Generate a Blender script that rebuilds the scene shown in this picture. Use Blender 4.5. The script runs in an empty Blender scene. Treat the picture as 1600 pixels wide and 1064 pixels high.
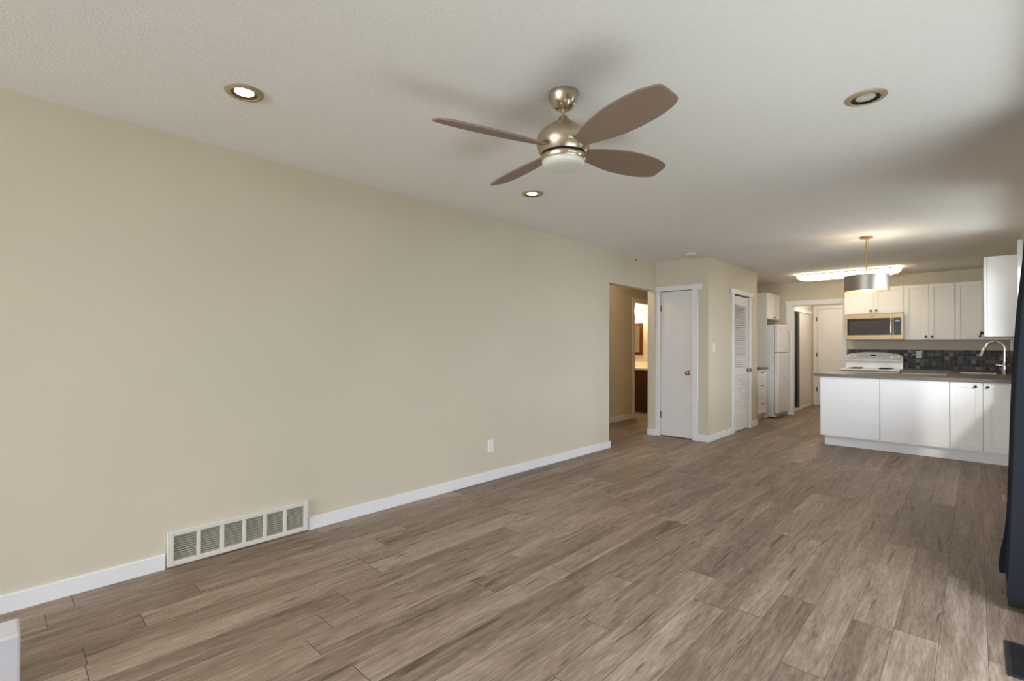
import bpy, bmesh, math, random
from mathutils import Vector, Matrix
random.seed(7)
C = bpy.context.scene
COL = C.collection
PI = math.pi
R = math.radians

# ------------------------------------------------------------------ camera, world, exposure
CAM_H = 1.264
cam_d = bpy.data.cameras.new('camera')
cam = bpy.data.objects.new('camera', cam_d); COL.objects.link(cam)
th, pi_, ro = R(43.34), 0.010443, R(0.2438)
fw = Vector((-math.sin(th)*math.cos(pi_), math.cos(th)*math.cos(pi_), math.sin(pi_)))
rt = Vector((math.cos(th), math.sin(th), 0)); up = rt.cross(fw)
rr = rt*math.cos(ro)+up*math.sin(ro); uu = -rt*math.sin(ro)+up*math.cos(ro)
cam.matrix_world = Matrix(((rr.x, uu.x, -fw.x, 0), (rr.y, uu.y, -fw.y, 0), (rr.z, uu.z, -fw.z, CAM_H), (0, 0, 0, 1)))
cam_d.lens = 768.04/1600*36; cam_d.sensor_width = 36; cam_d.sensor_fit = 'HORIZONTAL'
cam_d.clip_start = 0.02
C.camera = cam

w = bpy.data.worlds.new('world'); C.world = w; w.use_nodes = True
nt = w.node_tree; nt.nodes.clear()
out = nt.nodes.new('ShaderNodeOutputWorld'); bg = nt.nodes.new('ShaderNodeBackground')
tc = nt.nodes.new('ShaderNodeTexCoord'); sx = nt.nodes.new('ShaderNodeSeparateXYZ')
mr = nt.nodes.new('ShaderNodeMapRange'); mr.inputs[1].default_value = -0.05; mr.inputs[2].default_value = 0.35
cr = nt.nodes.new('ShaderNodeValToRGB')
cr.color_ramp.elements[0].color = (0.10, 0.16, 0.06, 1); cr.color_ramp.elements[1].color = (0.75, 0.85, 1.0, 1)
nt.links.new(tc.outputs['Generated'], sx.inputs[0]); nt.links.new(sx.outputs['Z'], mr.inputs[0])
nt.links.new(mr.outputs[0], cr.inputs[0]); nt.links.new(cr.outputs[0], bg.inputs[0]); nt.links.new(bg.outputs[0], out.inputs[0])
bg.inputs[1].default_value = 1.0

vs = C.view_settings
C.display_settings.display_device = 'sRGB'
vs.view_transform = 'Standard'; vs.look = 'None'; vs.gamma = 1.0; vs.use_curve_mapping = False
vs.exposure = 0.38
C.cycles.max_bounces = 10; C.cycles.diffuse_bounces = 6; C.cycles.glossy_bounces = 4
C.cycles.sample_clamp_indirect = 6.0
C.cycles.caustics_reflective = False; C.cycles.caustics_refractive = False
C.cycles.use_denoising = True

def area(name, loc, direction, sx_, sy_, power, color):
    l = bpy.data.lights.new(name, 'AREA'); l.shape = 'RECTANGLE'; l.size = sx_; l.size_y = sy_
    l.energy = power; l.color = color
    o = bpy.data.objects.new(name, l); COL.objects.link(o); o.location = loc
    o.rotation_euler = Vector(direction).to_track_quat('-Z', 'Y').to_euler()
    return o
def lamp(name, kind, loc, power, color, radius=0.05):
    l = bpy.data.lights.new(name, kind); l.energy = power; l.color = color; l.shadow_soft_size = radius
    o = bpy.data.objects.new(name, l); COL.objects.link(o); o.location = loc
    return o

DAY = (0.83, 0.90, 1.0)
# added lamps outside the invented windows, standing in for skylight and ground bounce
area('sky_fill_right', (1.9, 1.2, 2.5), (-1, 0.1, -0.5), 2.6, 1.5, 150, DAY)
area('ground_fill_right', (1.4, 1.6, -0.4), (-0.4, 0.15, 1), 2.8, 1.8, 76, (0.84, 0.93, 0.97))
area('sky_fill_near', (-1.55, -6.0, 1.8), (0, 1, -0.15), 3.2, 1.8, 500, DAY)
area('sky_fill_dining', (2.3, 6.8, 1.9), (-1, -0.3, -0.05), 2.2, 1.5, 130, DAY)
area('ground_fill_dining', (1.5, 6.7, 0.2), (-0.5, -0.1, 1), 1.2, 1.2, 28, (0.84, 0.93, 0.97))
area('oblique_fill_dining', (2.3, 4.5, 1.9), (-1, 0.9, -0.05), 1.8, 1.4, 130, DAY)  # added fill aimed at the fridge and the back wall
# added spot standing in for low sun over the dining window's sill
sb = lamp('sun_stand_in', 'SPOT', (2.62, 0.35, 4.3), 1050, (1.0, 0.97, 0.92), 0.25)
sb.rotation_euler = (Vector((0.02, 7.41, 0.5))-Vector((2.62, 0.35, 4.3))).to_track_quat('-Z', 'Y').to_euler()
sb.data.spot_size = R(11.5); sb.data.spot_blend = 0.7

# ------------------------------------------------------------------ materials
def lin(c):
    return tuple(((v/255)/12.92 if v/255 <= 0.04045 else ((v/255+0.055)/1.055)**2.4) for v in c)
def mat(name, rgb, rough=0.5, metal=0.0, var=0.04, nscale=6.0, bump=0.0, bscale=200.0, spec=0.5, emit=None, estr=0.0, stretch=None, coat=0.0):
    m = bpy.data.materials.new(name); m.use_nodes = True
    n = m.node_tree.nodes; L = m.node_tree.links; b = n['Principled BSDF']
    c = lin(rgb)
    tc = n.new('ShaderNodeTexCoord'); mp = n.new('ShaderNodeMapping'); L.new(tc.outputs['Object'], mp.inputs[0])
    if stretch: mp.inputs['Scale'].default_value = stretch
    nz = n.new('ShaderNodeTexNoise'); nz.inputs['Scale'].default_value = nscale; nz.inputs['Detail'].default_value = 3
    L.new(mp.outputs[0], nz.inputs['Vector'])
    rp = n.new('ShaderNodeValToRGB')
    rp.color_ramp.elements[0].position = 0.3; rp.color_ramp.elements[1].position = 0.7
    rp.color_ramp.elements[0].color = (*[v*(1-var) for v in c], 1); rp.color_ramp.elements[1].color = (*[min(1, v*(1+var)) for v in c], 1)
    L.new(nz.outputs[0], rp.inputs[0]); L.new(rp.outputs[0], b.inputs['Base Color'])
    b.inputs['Roughness'].default_value = rough; b.inputs['Metallic'].default_value = metal
    b.inputs['Specular IOR Level'].default_value = spec
    if coat: b.inputs['Coat Weight'].default_value = coat; b.inputs['Coat Roughness'].default_value = 0.1
    if bump:
        n2 = n.new('ShaderNodeTexNoise'); n2.inputs['Scale'].default_value = bscale; n2.inputs['Detail'].default_value = 2
        L.new(mp.outputs[0], n2.inputs['Vector'])
        bp = n.new('ShaderNodeBump'); bp.inputs['Strength'].default_value = bump; bp.inputs['Distance'].default_value = 0.004
        L.new(n2.outputs[0], bp.inputs['Height']); L.new(bp.outputs[0], b.inputs['Normal'])
    if emit:
        b.inputs['Emission Color'].default_value = (*lin(emit), 1); b.inputs['Emission Strength'].default_value = estr
    return m

def floor_mat():
    m = bpy.data.materials.new('laminate planks'); m.use_nodes = True
    n = m.node_tree.nodes; L = m.node_tree.links; b = n['Principled BSDF']
    def M(op, a, c=None, d=None):
        k = n.new('ShaderNodeMath'); k.operation = op
        for i, v in enumerate((a, c, d)):
            if v is None: continue
            if isinstance(v, (int, float)): k.inputs[i].default_value = v
            else: L.new(v, k.inputs[i])
        return k.outputs[0]
    tc = n.new('ShaderNodeTexCoord'); s = n.new('ShaderNodeSeparateXYZ'); L.new(tc.outputs['Object'], s.inputs[0])
    PW, PL = 0.152, 1.235
    u = M('DIVIDE', M('ADD', s.outputs[0], 1.64), PW); row = M('FLOOR', u); fu = M('FRACT', u)
    wn = n.new('ShaderNodeTexWhiteNoise'); wn.noise_dimensions = '1D'; L.new(row, wn.inputs['W'])
    v = M('ADD', M('DIVIDE', s.outputs[1], PL), M('MULTIPLY', wn.outputs['Value'], 7.3)); colm = M('FLOOR', v); fv = M('FRACT', v)
    cmb = n.new('ShaderNodeCombineXYZ'); L.new(row, cmb.inputs[0]); L.new(colm, cmb.inputs[1])
    wn2 = n.new('ShaderNodeTexWhiteNoise'); wn2.noise_dimensions = '2D'; L.new(cmb.outputs[0], wn2.inputs['Vector'])
    pid = wn2.outputs['Value']
    # grain, drawn along the plank and shifted from plank to plank
    g = n.new('ShaderNodeCombineXYZ')
    L.new(M('ADD', M('MULTIPLY', s.outputs[0], 1.0), M('MULTIPLY', pid, 37.0)), g.inputs[0])
    L.new(M('ADD', M('MULTIPLY', s.outputs[1], 0.085), M('MULTIPLY', pid, 91.0)), g.inputs[1])
    def noise(scale, detail, rough, dist=0.0):
        k = n.new('ShaderNodeTexNoise'); k.inputs['Scale'].default_value = scale; k.inputs['Detail'].default_value = detail
        k.inputs['Roughness'].default_value = rough; k.inputs['Distortion'].default_value = dist
        L.new(g.outputs[0], k.inputs['Vector']); return k.outputs[0]
    n1 = noise(8, 5, 0.6, 0.9); n2 = noise(42, 5, 0.7, 0.5); n3 = noise(150, 2, 0.5)
    base = M('ADD', M('MULTIPLY', M('SUBTRACT', n1, 0.5), 0.9), M('ADD', M('MULTIPLY', M('SUBTRACT', n2, 0.5), 1.0), M('MULTIPLY', M('SUBTRACT', n3, 0.5), 0.6)))
    t = M('ADD', M('ADD', base, 0.52), M('MULTIPLY', M('SUBTRACT', pid, 0.5), 0.27))
    rp = n.new('ShaderNodeValToRGB'); L.new(t, rp.inputs[0])
    e = rp.color_ramp.elements
    e[0].position = 0.05; e[0].color = (*lin((80, 64, 53)), 1); e[1].position = 0.95; e[1].color = (*lin((172, 156, 140)), 1)
    k = e.new(0.35); k.color = (*lin((115, 98, 83)), 1)
    k = e.new(0.6); k.color = (*lin((140, 122, 105)), 1)
    # knots and cracks
    kn = n.new('ShaderNodeTexNoise'); kn.inputs['Scale'].default_value = 6.5; kn.inputs['Detail'].default_value = 6; kn.inputs['Roughness'].default_value = 0.7
    kn.inputs['Distortion'].default_value = 1.4; L.new(g.outputs[0], kn.inputs['Vector'])
    kd = n.new('ShaderNodeMapRange'); kd.inputs[1].default_value = 0.63; kd.inputs[2].default_value = 0.74; L.new(kn.outputs[0], kd.inputs[0])
    mx = n.new('ShaderNodeMixRGB'); mx.inputs[2].default_value = (*lin((66, 50, 38)), 1)
    L.new(M('MULTIPLY', kd.outputs[0], 0.65), mx.inputs[0]); L.new(rp.outputs[0], mx.inputs[1])
    # fine dark checks along the grain
    g2 = n.new('ShaderNodeCombineXYZ')
    L.new(M('ADD', s.outputs[0], M('MULTIPLY', pid, 53.0)), g2.inputs[0]); L.new(M('ADD', M('MULTIPLY', s.outputs[1], 0.07), M('MULTIPLY', pid, 17.0)), g2.inputs[1])
    ck = n.new('ShaderNodeTexNoise'); ck.inputs['Scale'].default_value = 26; ck.inputs['Detail'].default_value = 3; ck.inputs['Distortion'].default_value = 0.8
    L.new(g2.outputs[0], ck.inputs['Vector'])
    ckr = n.new('ShaderNodeMapRange'); ckr.inputs[1].default_value = 0.63; ckr.inputs[2].default_value = 0.69; L.new(ck.outputs[0], ckr.inputs[0])
    mxc = n.new('ShaderNodeMixRGB'); mxc.inputs[2].default_value = (*lin((72, 56, 44)), 1)
    L.new(M('MULTIPLY', ckr.outputs[0], 0.75), mxc.inputs[0]); L.new(mx.outputs[0], mxc.inputs[1]); mx = mxc
    # joints
    du = M('MULTIPLY', M('MINIMUM', fu, M('SUBTRACT', 1.0, fu)), PW); dv = M('MULTIPLY', M('MINIMUM', fv, M('SUBTRACT', 1.0, fv)), PL)
    d = M('MINIMUM', M('MULTIPLY', du, 1.8), dv)
    seam = M('LESS_THAN', d, 0.0018)
    mx2 = n.new('ShaderNodeMixRGB'); mx2.inputs[2].default_value = (*lin((58, 45, 36)), 1)
    L.new(M('MULTIPLY', seam, 0.85), mx2.inputs[0]); L.new(mx.outputs[0], mx2.inputs[1])
    L.new(mx2.outputs[0], b.inputs['Base Color'])
    rg = n.new('ShaderNodeMapRange'); rg.inputs[3].default_value = 0.40; rg.inputs[4].default_value = 0.55; L.new(n2, rg.inputs[0])
    L.new(rg.outputs[0], b.inputs['Roughness'])
    b.inputs['Specular IOR Level'].default_value = 0.35
    bp = n.new('ShaderNodeBump'); bp.inputs['Strength'].default_value = 0.25; bp.inputs['Distance'].default_value = 0.001
    hh = M('SUBTRACT', M('MULTIPLY', n2, 0.6), M('MULTIPLY', seam, 1.0)); L.new(hh, bp.inputs['Height']); L.new(bp.outputs[0], b.inputs['Normal'])
    return m

def tile_mat(name, ax):
    m = bpy.data.materials.new(name); m.use_nodes = True
    n = m.node_tree.nodes; L = m.node_tree.links; b = n['Principled BSDF']
    def M(op, a, c=None):
        k = n.new('ShaderNodeMath'); k.operation = op
        for i, v in enumerate((a, c)):
            if v is None: continue
            if isinstance(v, (int, float)): k.inputs[i].default_value = v
            else: L.new(v, k.inputs[i])
        return k.outputs[0]
    tc = n.new('ShaderNodeTexCoord'); s = n.new('ShaderNodeSeparateXYZ'); L.new(tc.outputs['Object'], s.inputs[0])
    T = 0.0505
    u = M('DIVIDE', s.outputs[ax], T); v = M('DIVIDE', M('SUBTRACT', s.outputs[2], 0.921), T)
    cb = n.new('ShaderNodeCombineXYZ'); L.new(M('FLOOR', u), cb.inputs[0]); L.new(M('FLOOR', v), cb.inputs[1])
    wn = n.new('ShaderNodeTexWhiteNoise'); wn.noise_dimensions = '2D'; L.new(cb.outputs[0], wn.inputs['Vector'])
    rp = n.new('ShaderNodeValToRGB'); rp.color_ramp.interpolation = 'CONSTANT'; L.new(wn.outputs['Value'], rp.inputs[0])
    cs = [(0, (50, 48, 49)), (0.2, (66, 66, 69)), (0.36, (92, 91, 92)), (0.5, (60, 63, 70)), (0.64, (112, 110, 108)), (0.74, (78, 69, 61)), (0.84, (142, 140, 138)), (0.93, (112, 98, 86))]
    e = rp.color_ramp.elements
    e[0].position = 0; e[0].color = (*lin(cs[0][1]), 1); e[1].position = cs[1][0]; e[1].color = (*lin(cs[1][1]), 1)
    for p, c in cs[2:]:
        k = e.new(p); k.color = (*lin(c), 1)
    fu = M('FRACT', u); fv = M('FRACT', v)
    d = M('MINIMUM', M('MINIMUM', fu, M('SUBTRACT', 1.0, fu)), M('MINIMUM', fv, M('SUBTRACT', 1.0, fv)))
    g = M('LESS_THAN', d, 0.045)
    mx = n.new('ShaderNodeMixRGB'); mx.inputs[2].default_value = (*lin((112, 109, 106)), 1)
    L.new(g, mx.inputs[0]); L.new(rp.outputs[0], mx.inputs[1]); L.new(mx.outputs[0], b.inputs['Base Color'])
    b.inputs['Roughness'].default_value = 0.5; b.inputs['Specular IOR Level'].default_value = 0.3
    bp = n.new('ShaderNodeBump'); bp.inputs['Strength'].default_value = 0.4; bp.inputs['Distance'].default_value = 0.002; bp.invert = True
    L.new(g, bp.inputs['Height']); L.new(bp.outputs[0], b.inputs['Normal'])
    return m

def glass_mat():
    m = bpy.data.materials.new('window glass'); m.use_nodes = True
    n = m.node_tree.nodes; L = m.node_tree.links
    for k in list(n):
        if k.type == 'BSDF_PRINCIPLED': n.remove(k)
    o = [k for k in n if k.type == 'OUTPUT_MATERIAL'][0]
    t = n.new('ShaderNodeBsdfTransparent'); g = n.new('ShaderNodeBsdfGlossy'); g.inputs['Roughness'].default_value = 0.02
    f = n.new('ShaderNodeLayerWeight'); f.inputs[0].default_value = 0.5; mx = n.new('ShaderNodeMixShader')
    p = n.new('ShaderNodeMath'); p.operation = 'POWER'; L.new(f.outputs['Facing'], p.inputs[0]); p.inputs[1].default_value = 5.0
    q = n.new('ShaderNodeMath'); q.operation = 'MULTIPLY_ADD'; L.new(p.outputs[0], q.inputs[0]); q.inputs[1].default_value = 0.6; q.inputs[2].default_value = 0.04
    L.new(q.outputs[0], mx.inputs[0]); L.new(t.outputs[0], mx.inputs[1]); L.new(g.outputs[0], mx.inputs[2]); L.new(mx.outputs[0], o.inputs[0])
    return m

WALL = mat('beige wall paint', (206, 197, 177), 0.55, var=0.025, nscale=1.6, bump=0.05, bscale=260)
CEIL = mat('textured white ceiling', (240, 238, 235), 0.9, var=0.015, nscale=30, bump=0.25, bscale=110)
TRIM = mat('white trim paint', (229, 229, 230), 0.35, var=0.01)
DOORW = mat('white door paint', (226, 223, 220), 0.42, var=0.012)
FLOOR = floor_mat()
CABW = mat('white cabinet lacquer', (230, 230, 229), 0.4, var=0.01)
COUNTER = mat('grey brown laminate', (97, 86, 75), 0.40, var=0.14, nscale=34, bump=0.02)
BROWNC = mat('brown laminate', (112, 86, 68), 0.35, var=0.12, nscale=20)
TILE_B = tile_mat('mosaic tile', 0); TILE_R = tile_mat('mosaic tile right', 1)
NICKEL = mat('brushed nickel', (196, 180, 158), 0.27, 1.0, var=0.06, nscale=4, stretch=(1, 1, 90))
STEEL = mat('warm stainless steel', (172, 148, 112), 0.42, 1.0, var=0.05, nscale=3, stretch=(1, 1, 70))
DRUM = mat('brushed drum metal', (172, 166, 156), 0.45, 1.0, var=0.05, nscale=4, stretch=(1, 1, 90))
SATIN = mat('satin nickel', (176, 172, 166), 0.3, 1.0, var=0.03)
CHROME = mat('chrome', (225, 224, 222), 0.12, 1.0, var=0.01)
SINKM = mat('sink steel', (118, 112, 104), 0.28, 1.0, var=0.04)
BLADE = mat('taupe fan blade', (133, 113, 98), 0.5, var=0.05, nscale=8, stretch=(1, 1, 1))
BLACKG = mat('black glass', (18, 17, 17), 0.3, var=0.05, spec=0.25)
DARKW = mat('oven window', (58, 50, 42), 0.5, var=0.12, nscale=3)
BLACKM = mat('black knob metal', (30, 29, 30), 0.3, 0.6, var=0.05)
DARKGAP = mat('black gap', (12, 11, 11), 0.8, var=0.05)  # paints the shade in gaps, plain black on coils and feet
BRONZE = mat('bronze hinge', (96, 82, 66), 0.4, 0.8, var=0.08)
BRASS = mat('aged brass', (176, 142, 88), 0.3, 1.0, var=0.06)
GOLD = mat('gold metal', (206, 168, 112), 0.3, 1.0, var=0.05)
CANTRIM = mat('beige lamp trim', (176, 160, 130), 0.45, 0.3, var=0.04)
CANIN = mat('dark bronze baffle', (120, 84, 48), 0.35, 0.7, var=0.1)
CANINB = mat('black baffle', (26, 22, 20), 0.5, var=0.1)
BULBON = mat('lit lamp face', (255, 245, 225), 0.4, emit=(255, 238, 205), estr=7.0)
BULBOFF = mat('unlit frosted lamp face', (200, 200, 192), 0.25, var=0.1, nscale=40, bump=0.3, bscale=160)
FROST = mat('frosted white glass', (218, 218, 205), 0.3, var=0.03, coat=0.3)
FLUO = mat('lit acrylic diffuser', (255, 250, 235), 0.4, emit=(255, 236, 200), estr=4.6)
APPL = mat('white appliance enamel', (226, 227, 228), 0.28, var=0.01)
APPLG = mat('pale grey control panel', (196, 199, 202), 0.35, var=0.02)
PLASTIC = mat('white plastic', (232, 232, 230), 0.4, var=0.01)
VENTM = mat('off white enamel vent', (214, 211, 202), 0.4, var=0.03)
VENTS = mat('darker vent slats', (172, 168, 152), 0.5, var=0.08, nscale=12)  # slats toned darker than the frame
NAVY = mat('navy curtain fabric', (21, 26, 34), 0.95, var=0.08, nscale=40, bump=0.15, bscale=500)
REGB = mat('black metal register', (36, 37, 40), 0.45, 0.4, var=0.08)
REGT = mat('tan metal register', (172, 156, 132), 0.45, 0.3, var=0.08)
WOOD = mat('dark cherry wood', (62, 28, 18), 0.35, var=0.3, nscale=6, stretch=(1, 1, 0.15))
WOODF = mat('red brown wood frame', (80, 34, 18), 0.35, var=0.25, nscale=6, stretch=(1, 1, 0.2))
MIRROR = mat('mirror glass', (240, 238, 232), 0.02, 1.0, var=0.0)
SINKW = mat('white cultured marble', (236, 232, 224), 0.2, var=0.01)
HEARTH = mat('painted masonry', (205, 203, 208), 0.6, var=0.03, nscale=14, bump=0.2, bscale=60)
GREYD = mat('dark grey sliding panel', (86, 87, 90), 0.3, var=0.2, nscale=2.2, stretch=(1, 1, 0.4))
ALU = mat('aluminium', (140, 137, 134), 0.35, 0.9, var=0.03)
SMOKE = mat('ivory plastic', (214, 208, 196), 0.5, var=0.02)
GLASS = glass_mat()
GRASS = mat('lawn', (92, 118, 60), 0.9, var=0.3, nscale=3)

# ------------------------------------------------------------------ mesh helpers
def nb(): return bmesh.new()
def box(bm, x0, x1, y0, y1, z0, z1, mtx=None):
    vs_ = [bm.verts.new(p) for p in ((x0, y0, z0), (x1, y0, z0), (x1, y1, z0), (x0, y1, z0), (x0, y0, z1), (x1, y0, z1), (x1, y1, z1), (x0, y1, z1))]
    for f in ((3, 2, 1, 0), (4, 5, 6, 7), (0, 1, 5, 4), (1, 2, 6, 5), (2, 3, 7, 6), (3, 0, 4, 7)):
        bm.faces.new([vs_[i] for i in f])
    if mtx is not None: bmesh.ops.transform(bm, matrix=mtx, verts=vs_)
    return vs_
def lathe(bm, prof, n=40, mtx=None):
    rings = []; new = []
    for r, z in prof:
        if r < 1e-6:
            v = bm.verts.new((0, 0, z)); rings.append([v]); new.append(v)
        else:
            ring = [bm.verts.new((r*math.cos(2*PI*i/n), r*math.sin(2*PI*i/n), z)) for i in range(n)]
            rings.append(ring); new += ring
    for a, b in zip(rings, rings[1:]):
        for i in range(n):
            j = (i+1) % n
            if len(a) == 1 and len(b) == 1: continue
            if len(a) == 1: bm.faces.new((a[0], b[j], b[i]))
            elif len(b) == 1: bm.faces.new((a[i], a[j], b[0]))
            else: bm.faces.new((a[i], a[j], b[j], b[i]))
    if mtx is not None: bmesh.ops.transform(bm, matrix=mtx, verts=new)
    return new
def tube(bm, pts, rad, n=12, cap=True):
    pts = [Vector(p) for p in pts]; rads = rad if isinstance(rad, (list, tuple)) else [rad]*len(pts)
    rings = []; ref = None
    for i, p in enumerate(pts):
        t = (pts[min(i+1, len(pts)-1)]-pts[max(i-1, 0)]).normalized()
        if ref is None:
            ref = Vector((0, 0, 1)) if abs(t.z) < 0.9 else Vector((1, 0, 0))
        a = t.cross(ref).normalized(); b = t.cross(a).normalized(); ref = a.cross(t).normalized()
        rings.append([bm.verts.new(p+rads[i]*(a*math.cos(2*PI*k/n)+b*math.sin(2*PI*k/n))) for k in range(n)])
    for a, b in zip(rings, rings[1:]):
        for k in range(n):
            bm.faces.new((a[k], a[(k+1) % n], b[(k+1) % n], b[k]))
    if cap:
        bm.faces.new(rings[0]); bm.faces.new(rings[-1])
ORG = {}
def link(name, bm, m, parent=None, smooth=False, bevel=0.0, xf=None):
    if xf is not None: bmesh.ops.transform(bm, matrix=xf, verts=bm.verts[:])
    if parent is not None:
        o_ = ORG[parent.name]; bmesh.ops.translate(bm, vec=-o_, verts=bm.verts[:])
    bmesh.ops.recalc_face_normals(bm, faces=bm.faces[:])
    me = bpy.data.meshes.new(name); bm.to_mesh(me); bm.free()
    me.materials.append(m)
    o = bpy.data.objects.new(name, me); COL.objects.link(o)
    if smooth:
        for p in me.polygons: p.use_smooth = True
        es = o.modifiers.new('split', 'EDGE_SPLIT'); es.split_angle = R(40)
    if bevel:
        bv = o.modifiers.new('bevel', 'BEVEL'); bv.width = bevel; bv.segments = 2; bv.limit_method = 'ANGLE'
    if parent is not None:
        o.parent = parent; ORG[o.name] = ORG[parent.name]
    else: ORG[o.name] = Vector((0, 0, 0))
    return o
def thing(name, label, cat, loc, group=None):
    o = bpy.data.objects.new(name, None); COL.objects.link(o); o.empty_display_size = 0.1
    o.location = loc; o['label'] = label; o['category'] = cat
    if group: o['group'] = group
    ORG[o.name] = Vector(loc)
    return o
def tag(o, label, cat, group=None):
    o['label'] = label; o['category'] = cat
    if group: o['group'] = group
    return o
def struct(name, bm, m, parent=None, **k):
    o = link(name, bm, m, parent, **k)
    if parent is None: o['kind'] = 'structure'
    return o
def TR(loc, rz=0): return Matrix.Translation(loc) @ Matrix.Rotation(rz, 4, 'Z')
def boxes(*bs):
    bm = nb()
    for b in bs: box(bm, *b)
    return bm

# ------------------------------------------------------------------ room shell
XL, XR, YB, YN, ZC = -3.32, 0.36, 10.25, -5.1, 2.46
struct('floor', boxes((-6.4, 0.46, -5.2, 12.6, -0.06, 0)), FLOOR)
struct('ceiling', boxes((-6.4, 0.46, -5.2, 12.6, ZC, ZC+0.08)), CEIL)
HO0, HO1, HOZ = 5.284, 6.475, 2.055          # hallway opening in the left wall
struct('wall_left', boxes((XL-0.11, XL, YN, HO0, 0, ZC), (XL-0.11, XL, HO0, HO1, HOZ, ZC), (XL-0.11, XL, HO1, 6.51, 0, ZC)), WALL)
CX, CY0, CY1 = -2.575, 6.51, 8.5             # closet block
struct('wall_closet_front', boxes((XL-0.11, -3.255, CY0, CY0+0.1, 0, ZC), (-2.785, CX, CY0, CY0+0.1, 0, ZC), (-3.255, -2.785, CY0, CY0+0.1, 2.035, ZC)), WALL)
struct('wall_closet_side', boxes((CX-0.1, CX, CY0+0.1, 7.445, 0, ZC), (CX-0.1, CX, 8.125, CY1, 0, ZC), (CX-0.1, CX, 7.445, 8.125, 2.035, ZC)), WALL)
struct('wall_closet_rear', boxes((XL, CX-0.1, CY1-0.1, CY1, 0, ZC)), WALL)
struct('wall_kitchen_left', boxes((XL-0.11, XL, CY0+0.1, YB+0.1, 0, ZC)), WALL)
DX0, DX1, DZ = -2.487, -1.69, 2.03           # doorway in the back wall
struct('wall_back', boxes((XL, DX0, YB, YB+0.1, 0, ZC), (DX1, XR, YB, YB+0.1, 0, ZC), (DX0, DX1, YB, YB+0.1, DZ, ZC)), WALL)
def wall_with_holes_x(x0, x1, y0, y1, holes):
    bm = nb(); y = y0
    for a, b, z0, z1 in holes:
        box(bm, x0, x1, y, a, 0, ZC); box(bm, x0, x1, a, b, 0, z0); box(bm, x0, x1, a, b, z1, ZC); y = b
    box(bm, x0, x1, y, y1, 0, ZC)
    return bm
W1 = (0.45, 3.25, 0.08, 2.12); W2 = (5.3, 6.95, 0.93, 2.10); W3 = (-3.0, -0.1, 0.5, 2.12)
struct('wall_right', wall_with_holes_x(XR, XR+0.1, YN, YB+0.1, [W1, W2]), WALL)
struct('wall_near', boxes((XL, W3[0], YN-0.1, YN, 0, ZC), (W3[1], XR, YN-0.1, YN, 0, ZC), (W3[0], W3[1], YN-0.1, YN, 0, W3[2]), (W3[0], W3[1], YN-0.1, YN, W3[3], ZC)), WALL)
# hallway
HX = -4.37
struct('wall_hall', boxes((HX-0.1, HX, 4.4, 7.76, 0, ZC), (HX-0.1, HX, 8.55, 9.3, 0, ZC), (HX-0.1, HX, 7.76, 8.55, 2.045, ZC)), WALL)
struct('wall_hall_end', boxes((HX, XL-0.11, 8.9, 9.0, 0, ZC)), WALL)
struct('wall_hall_near', boxes((HX, XL-0.11, 4.4, 4.5, 0, ZC)), WALL)
# bathroom
struct('wall_bath_mirror', boxes((-6.3, HX-0.1, 9.1, 9.2, 0, ZC)), WALL)
struct('wall_bath_left', boxes((-6.3, -6.2, 6.9, 9.1, 0, ZC)), WALL)
struct('wall_bath_near', boxes((-6.2, HX-0.1, 6.9, 7.0, 0, ZC)), WALL)
# back entry
EX0, EX1, EY = -2.61, -1.45, 12.4
struct('wall_entry_left', boxes((EX0-0.08, EX0, YB+0.1, 10.76, 0, ZC), (EX0-0.08, EX0, 10.76, 12.26, 2.03, ZC), (EX0-0.08, EX0, 12.26, EY, 0, ZC)), WALL)
struct('wall_entry_right', boxes((EX1, EX1+0.1, YB+0.1, EY, 0, ZC)), WALL)
struct('wall_entry_end', boxes((EX0-0.8, -2.52, EY, EY+0.1, 0, ZC), (-1.68, EX1+0.1, EY, EY+0.1, 0, ZC), (-2.52, -1.68, EY, EY+0.1, 2.09, ZC)), WALL)
struct('wall_entry_closet', boxes((EX0-0.8, EX0-0.72, YB+0.1, EY, 0, ZC), (EX0-0.72, EX0-0.08, YB+0.1, 10.6, 0, ZC)), WALL)

# baseboards
BH, BT = 0.087, 0.014
def bb(name, *bs): struct(name, boxes(*bs), TRIM, bevel=0.003)
bb('baseboard_left', (XL, XL+BT, YN, 0.683, 0, BH), (XL, XL+BT, 1.497, HO0, 0, BH), (XL-0.11, XL+BT, HO0, HO0+BT, 0, BH))
bb('baseboard_opening', (XL-0.11, XL+BT, HO1-BT, HO1, 0, BH), (XL, XL+BT, HO1, 6.496, 0, BH))
bb('baseboard_closet', (-2.712, CX+BT, CY0-BT, CY0, 0, BH), (CX, CX+BT, CY0, 7.375, 0, BH))
bb('baseboard_pantry', (CX, CX+BT, 8.2, CY1+BT, 0, BH), (XL, CX+BT, CY1, CY1+BT, 0, BH))
bb('baseboard_hall', (HX, HX+BT, 4.5, 7.68, 0, BH))
bb('baseboard_right', (XR-BT, XR, YN, 0.35, 0, BH), (XR-BT, XR, 3.35, 7.4, 0, BH))
bb('baseboard_near', (XL+BT, XR-BT, YN, YN+BT, 0, BH))
bb('baseboard_entry', (EX1-BT, EX1, YB+0.1, EY, 0, BH))

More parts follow.
